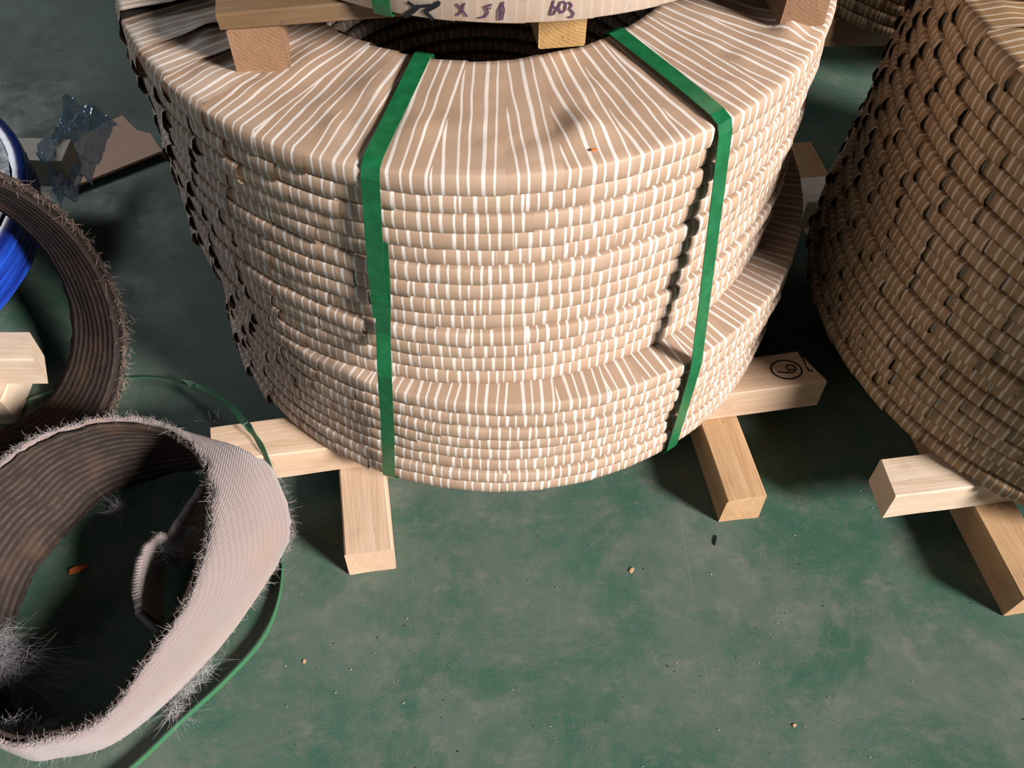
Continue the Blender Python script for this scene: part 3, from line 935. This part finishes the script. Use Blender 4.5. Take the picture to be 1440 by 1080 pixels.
# second loop, standing upright behind
C2 = Vector((-0.8488, 0.9311, 0.1993)); AZ, EL2, R1, W2, R2, EC = -0.7244, 0.3699, 0.1741, 0.1066, 0.2074, 1.2395
a2 = Vector((cos(EL2) * cos(AZ), cos(EL2) * sin(AZ), sin(EL2))); e2 = Vector((-sin(AZ), cos(AZ), 0)); e1 = a2.cross(e2)
T2, B2 = [], []
for i in range(120):
    th = -2 * pi * i / 120
    T2.append(a2 * W2 + (e2 * cos(th) + e1 * EC * sin(th)) * R2)
    B2.append((e2 * cos(th) + e1 * EC * sin(th)) * R1)
zmin = min(min(p.z for p in T2), min(p.z for p in B2)) + C2.z
C2.z += 0.006 - zmin
base2 = Vector((C2.x, C2.y, 0.0))
felt2 = empty('felt_loop', base2)
tag(felt2, 'dark worn felt loop standing upright in front of the blue coil', 'felt loop')
off2 = C2 - base2
band('outer_layer', [p + off2 for p in T2], [p + off2 for p in B2], 0.008, M_FELT_D, felt2, seed=31, rag=0.005)
band('inner_layer', [(p - a2 * p.dot(a2)) * 0.955 + a2 * (p.dot(a2) - 0.004) + off2 for p in T2], [p * 0.95 + a2 * 0.003 + off2 for p in B2], 0.007, M_FELT_D, felt2, seed=35, rag=0.004)
roots = []
for q in range(1500):
    i = rg.randrange(120)
    p = T2[i] + off2 + Vector((rg.gauss(0, 1), rg.gauss(0, 1), rg.gauss(0, 1))) * 0.004
    d = a2 * rg.uniform(0, 1) + Vector((rg.gauss(0, 0.8), rg.gauss(0, 0.8), rg.gauss(0, 0.8)))
    roots.append((p, d, rg.choice((0.006, 0.009, 0.014)), rg.uniform(0, 0.9)))
fibres('loose_fibres', roots, M_FIBRE_D, felt2, 0.0004, 6)

# ------------------------------------------------------------------ blue coil at the left edge
BLC, BLR, BLT = (-1.184, 1.1212), 0.3754, 0.212
blue = empty('blue_coil', (BLC[0], BLC[1], 0.1305)); tag(blue, 'coil wrapped in shiny blue stretch film, cut by the left edge', 'coil')
V, Fc = [], []
prof = []
HB_ = BLT - 0.1305
nr = 6
for q in range(nr):
    z0 = HB_ * q / nr; dz = HB_ / nr
    prof += [(BLR - 0.004, z0), (BLR, z0 + dz * 0.35), (BLR, z0 + dz * 0.7)]
prof += [(BLR - 0.006, HB_), (BLR - 0.035, HB_ + 0.002), (BLR - 0.04, HB_ - 0.004), (0.19, HB_ - 0.006), (0.185, 0.0)]
n = 96
for i in range(n):
    a = 2 * pi * i / n
    wob = 0.003 * noise.noise(Vector((cos(a) * 6, sin(a) * 6, 1)))
    for j, (rho, z) in enumerate(prof):
        rr = rho + wob + 0.0015 * noise.noise(Vector((cos(a) * 20, sin(a) * 20, j * 1.3)))
        V.append((rr * cos(a), rr * sin(a), z))
m = len(prof)
for i in range(n):
    for j in range(m):
        a = i * m + j; b = i * m + (j + 1) % m; c = ((i + 1) % n) * m + (j + 1) % m; d = ((i + 1) % n) * m + j
        Fc.append((a, d, c, b))
link('film_wrap', mesh('film_wrap', V, Fc), M_BLUE, blue)
V, Fc = [], []
nr_ = 10
for i in range(n):
    a = 2 * pi * i / n
    for j in range(nr_ + 1):
        rho = 0.20 + (BLR - 0.026 - 0.20) * j / nr_
        V.append((rho * cos(a), rho * sin(a), HB_ + 0.006 + 0.007 * noise.noise(Vector((rho * cos(a) * 30, rho * sin(a) * 30, 3)))))
for i in range(n):
    for j in range(nr_):
        a = i * (nr_ + 1) + j; d = ((i + 1) % n) * (nr_ + 1) + j
        Fc.append((a, a + 1, d + 1, d))
link('top_film', mesh('top_film', V, Fc), M_MILKY, blue)

# ------------------------------------------------------------------ plastic bag, cardboard
def bag():
    A, Bc, Cc, Dc = ray(104, 143, 0.13), ray(168, 178, 0.060), ray(90, 300, 0.06), ray(52, 222, 0.150)
    Bc2 = ray(122, 262, 0.055)
    N = 44; V, Fc = [], []
    for i in range(N + 1):
        for j in range(N + 1):
            s, t_ = i / N, j / N
            p = A * (1 - s) * (1 - t_) + Bc * s * (1 - t_) + Cc * s * t_ + Dc * (1 - s) * t_
            e = 4 * s * t_ * (1 - s) * 0.0 + max(0, s - 0.5) * 2 * (1 - abs(2 * t_ - 1))
            p = p + (Bc2 - (Bc + Cc) / 2) * e
            q = p * 22
            f = noise.noise(q) * 0.022 + (0.5 - abs(noise.noise(q * 2.2 + Vector((5, 1, 2))))) * 0.026 + noise.noise(q * 5.5) * 0.010 + noise.noise(q * 11) * 0.003
            g = noise.noise(q * 1.3 + Vector((9, 9, 9)))
            p = p + Vector((g * 0.010, noise.noise(q * 1.7 + Vector((4, 7, 1))) * 0.012, f))
            p.z = max(p.z, 0.012)
            V.append(p)
    for i in range(N):
        for j in range(N):
            a = i * (N + 1) + j
            Fc.append((a, a + 1, a + N + 2, a + N + 1))
    c = Vector((-0.86, 1.43, 0.0))
    o = link('plastic_bag', mesh('plastic_bag', [v - c for v in V], Fc), M_BAG)
    o.location = c
    tag(o, 'crumpled clear bluish plastic bag draped over the beam and cardboard', 'plastic bag')
bag()
cpx = [(98, 264, 0.012), (100, 205, 0.010), (140, 176, 0.012), (172, 162, 0.010), (183, 174, 0.010), (193, 183, 0.011), (212, 188, 0.012), (219, 200, 0.013), (228, 212, 0.014)]
top = [ray(u, v, z) for u, v, z in cpx]
cc = Vector((-0.80, 1.53, 0.0))
V = [p - cc for p in top] + [p - cc - Vector((0, 0, 0.0055)) for p in top]
n = len(top)
Fc = [tuple(reversed(range(n))), tuple(range(n, 2 * n))] + [(i, (i + 1) % n, n + (i + 1) % n, n + i) for i in range(n)]
cb = link('cardboard_sheet', mesh('cardboard_sheet', V, Fc, smooth=False), M_CARD); cb.location = cc
tag(cb, 'torn flat piece of brown cardboard on the floor beside the plastic bag', 'cardboard')

# ------------------------------------------------------------------ small litter
def chip(name, u, v, L_, w, h, ang, mat, label, cat, z=0.0):
    c = ray(u, v, 0)
    V = []
    for zz, k_ in ((0, 1.0), (h, 0.8)):
        for x, y in ((-L_ / 2, -w / 2), (L_ * 0.1, -w * 0.62), (L_ / 2, -w * 0.3), (L_ * 0.46, w * 0.45), (-L_ * 0.1, w * 0.55), (-L_ / 2, w * 0.35)):
            V.append((x * k_, y * k_, zz))
    Fc = [(5, 4, 3, 2, 1, 0), (6, 7, 8, 9, 10, 11)] + [(i, (i + 1) % 6, 6 + (i + 1) % 6, 6 + i) for i in range(6)]
    o = link(name, mesh(name, V, Fc, smooth=False), mat)
    o.location = (c.x, c.y, 0.0005); o.rotation_euler = (0, 0, ang)
    tag(o, label, cat)
k = NT('rust_orange', 0.8, 0.1); k.color((0.50, 0.13, 0.03)); M_RUST = k.m
k = NT('tan_chip', 0.9, 0.1); k.color((0.45, 0.27, 0.16)); M_TAN = k.m
chip('wood_chip', 110, 801, 0.028, 0.009, 0.004, 0.35, M_RUST, 'small orange wood chip on the dark floor inside the grey felt loop', 'chip')
chip('metal_sliver', 1006, 760, 0.018, 0.0025, 0.002, 1.3, M_INK, 'thin black sliver on the open floor near the orange-toned bearer', 'sliver')
chip('paper_scrap', 1117, 1020, 0.006, 0.004, 0.001, 0.4, M_TAN, 'tiny tan scrap on the open floor at the bottom right', 'scrap')
chip('paper_scrap', 428, 930, 0.006, 0.004, 0.001, 1.4, M_TAN, 'tiny tan scrap on the floor right of the loose strap', 'scrap')
chip('wood_chip', 888, 802, 0.010, 0.005, 0.0012, 0.9, M_TAN, 'small dusty chip in the middle of the open floor', 'chip')
chip('paper_scrap', 835, 208, 0.006, 0.003, 0.001, 0.2, M_RUST, 'tiny orange scrap on top of the centre coil stack', 'scrap')
o = bpy.data.objects['paper_scrap.002']; q = ray(835, 208, ZT + 0.006); o.location = (q.x, q.y, ZT + 0.0035)

rg = random.Random(21)
V, Fc = [], []
for q in range(260):
    u, v = rg.uniform(380, 1460), rg.uniform(640, 1100)
    if rg.random() < 0.25: u, v = rg.uniform(-20, 300), rg.uniform(0, 540)
    c = ray(u, v, 0.0); s = rg.choice((0.0005, 0.0006, 0.0008, 0.0012)); b = len(V)
    for i in range(5):
        a = i * 1.257 + rg.uniform(-0.3, 0.3); r_ = s * rg.uniform(0.6, 1.5)
        V.append((c.x + r_ * cos(a) * 1.4, c.y + r_ * sin(a), 0.0004))
    V.append((c.x, c.y, 0.0004 + s * 0.9))
    Fc += [(b + i, b + (i + 1) % 5, b + 5) for i in range(5)]
k = NT('grit', 0.9, 0.1)
k.color(k.mix(k.ramp(k.noise(k.coord('Object'), 40, 1), 0.45, 0.55), (0.04, 0.04, 0.036), (0.26, 0.235, 0.20)))
g = link('floor_grit', mesh('floor_grit', V, Fc, smooth=False), k.m)
tag(g, 'fine grit and dust crumbs scattered over the green floor', 'grit', kind='stuff')
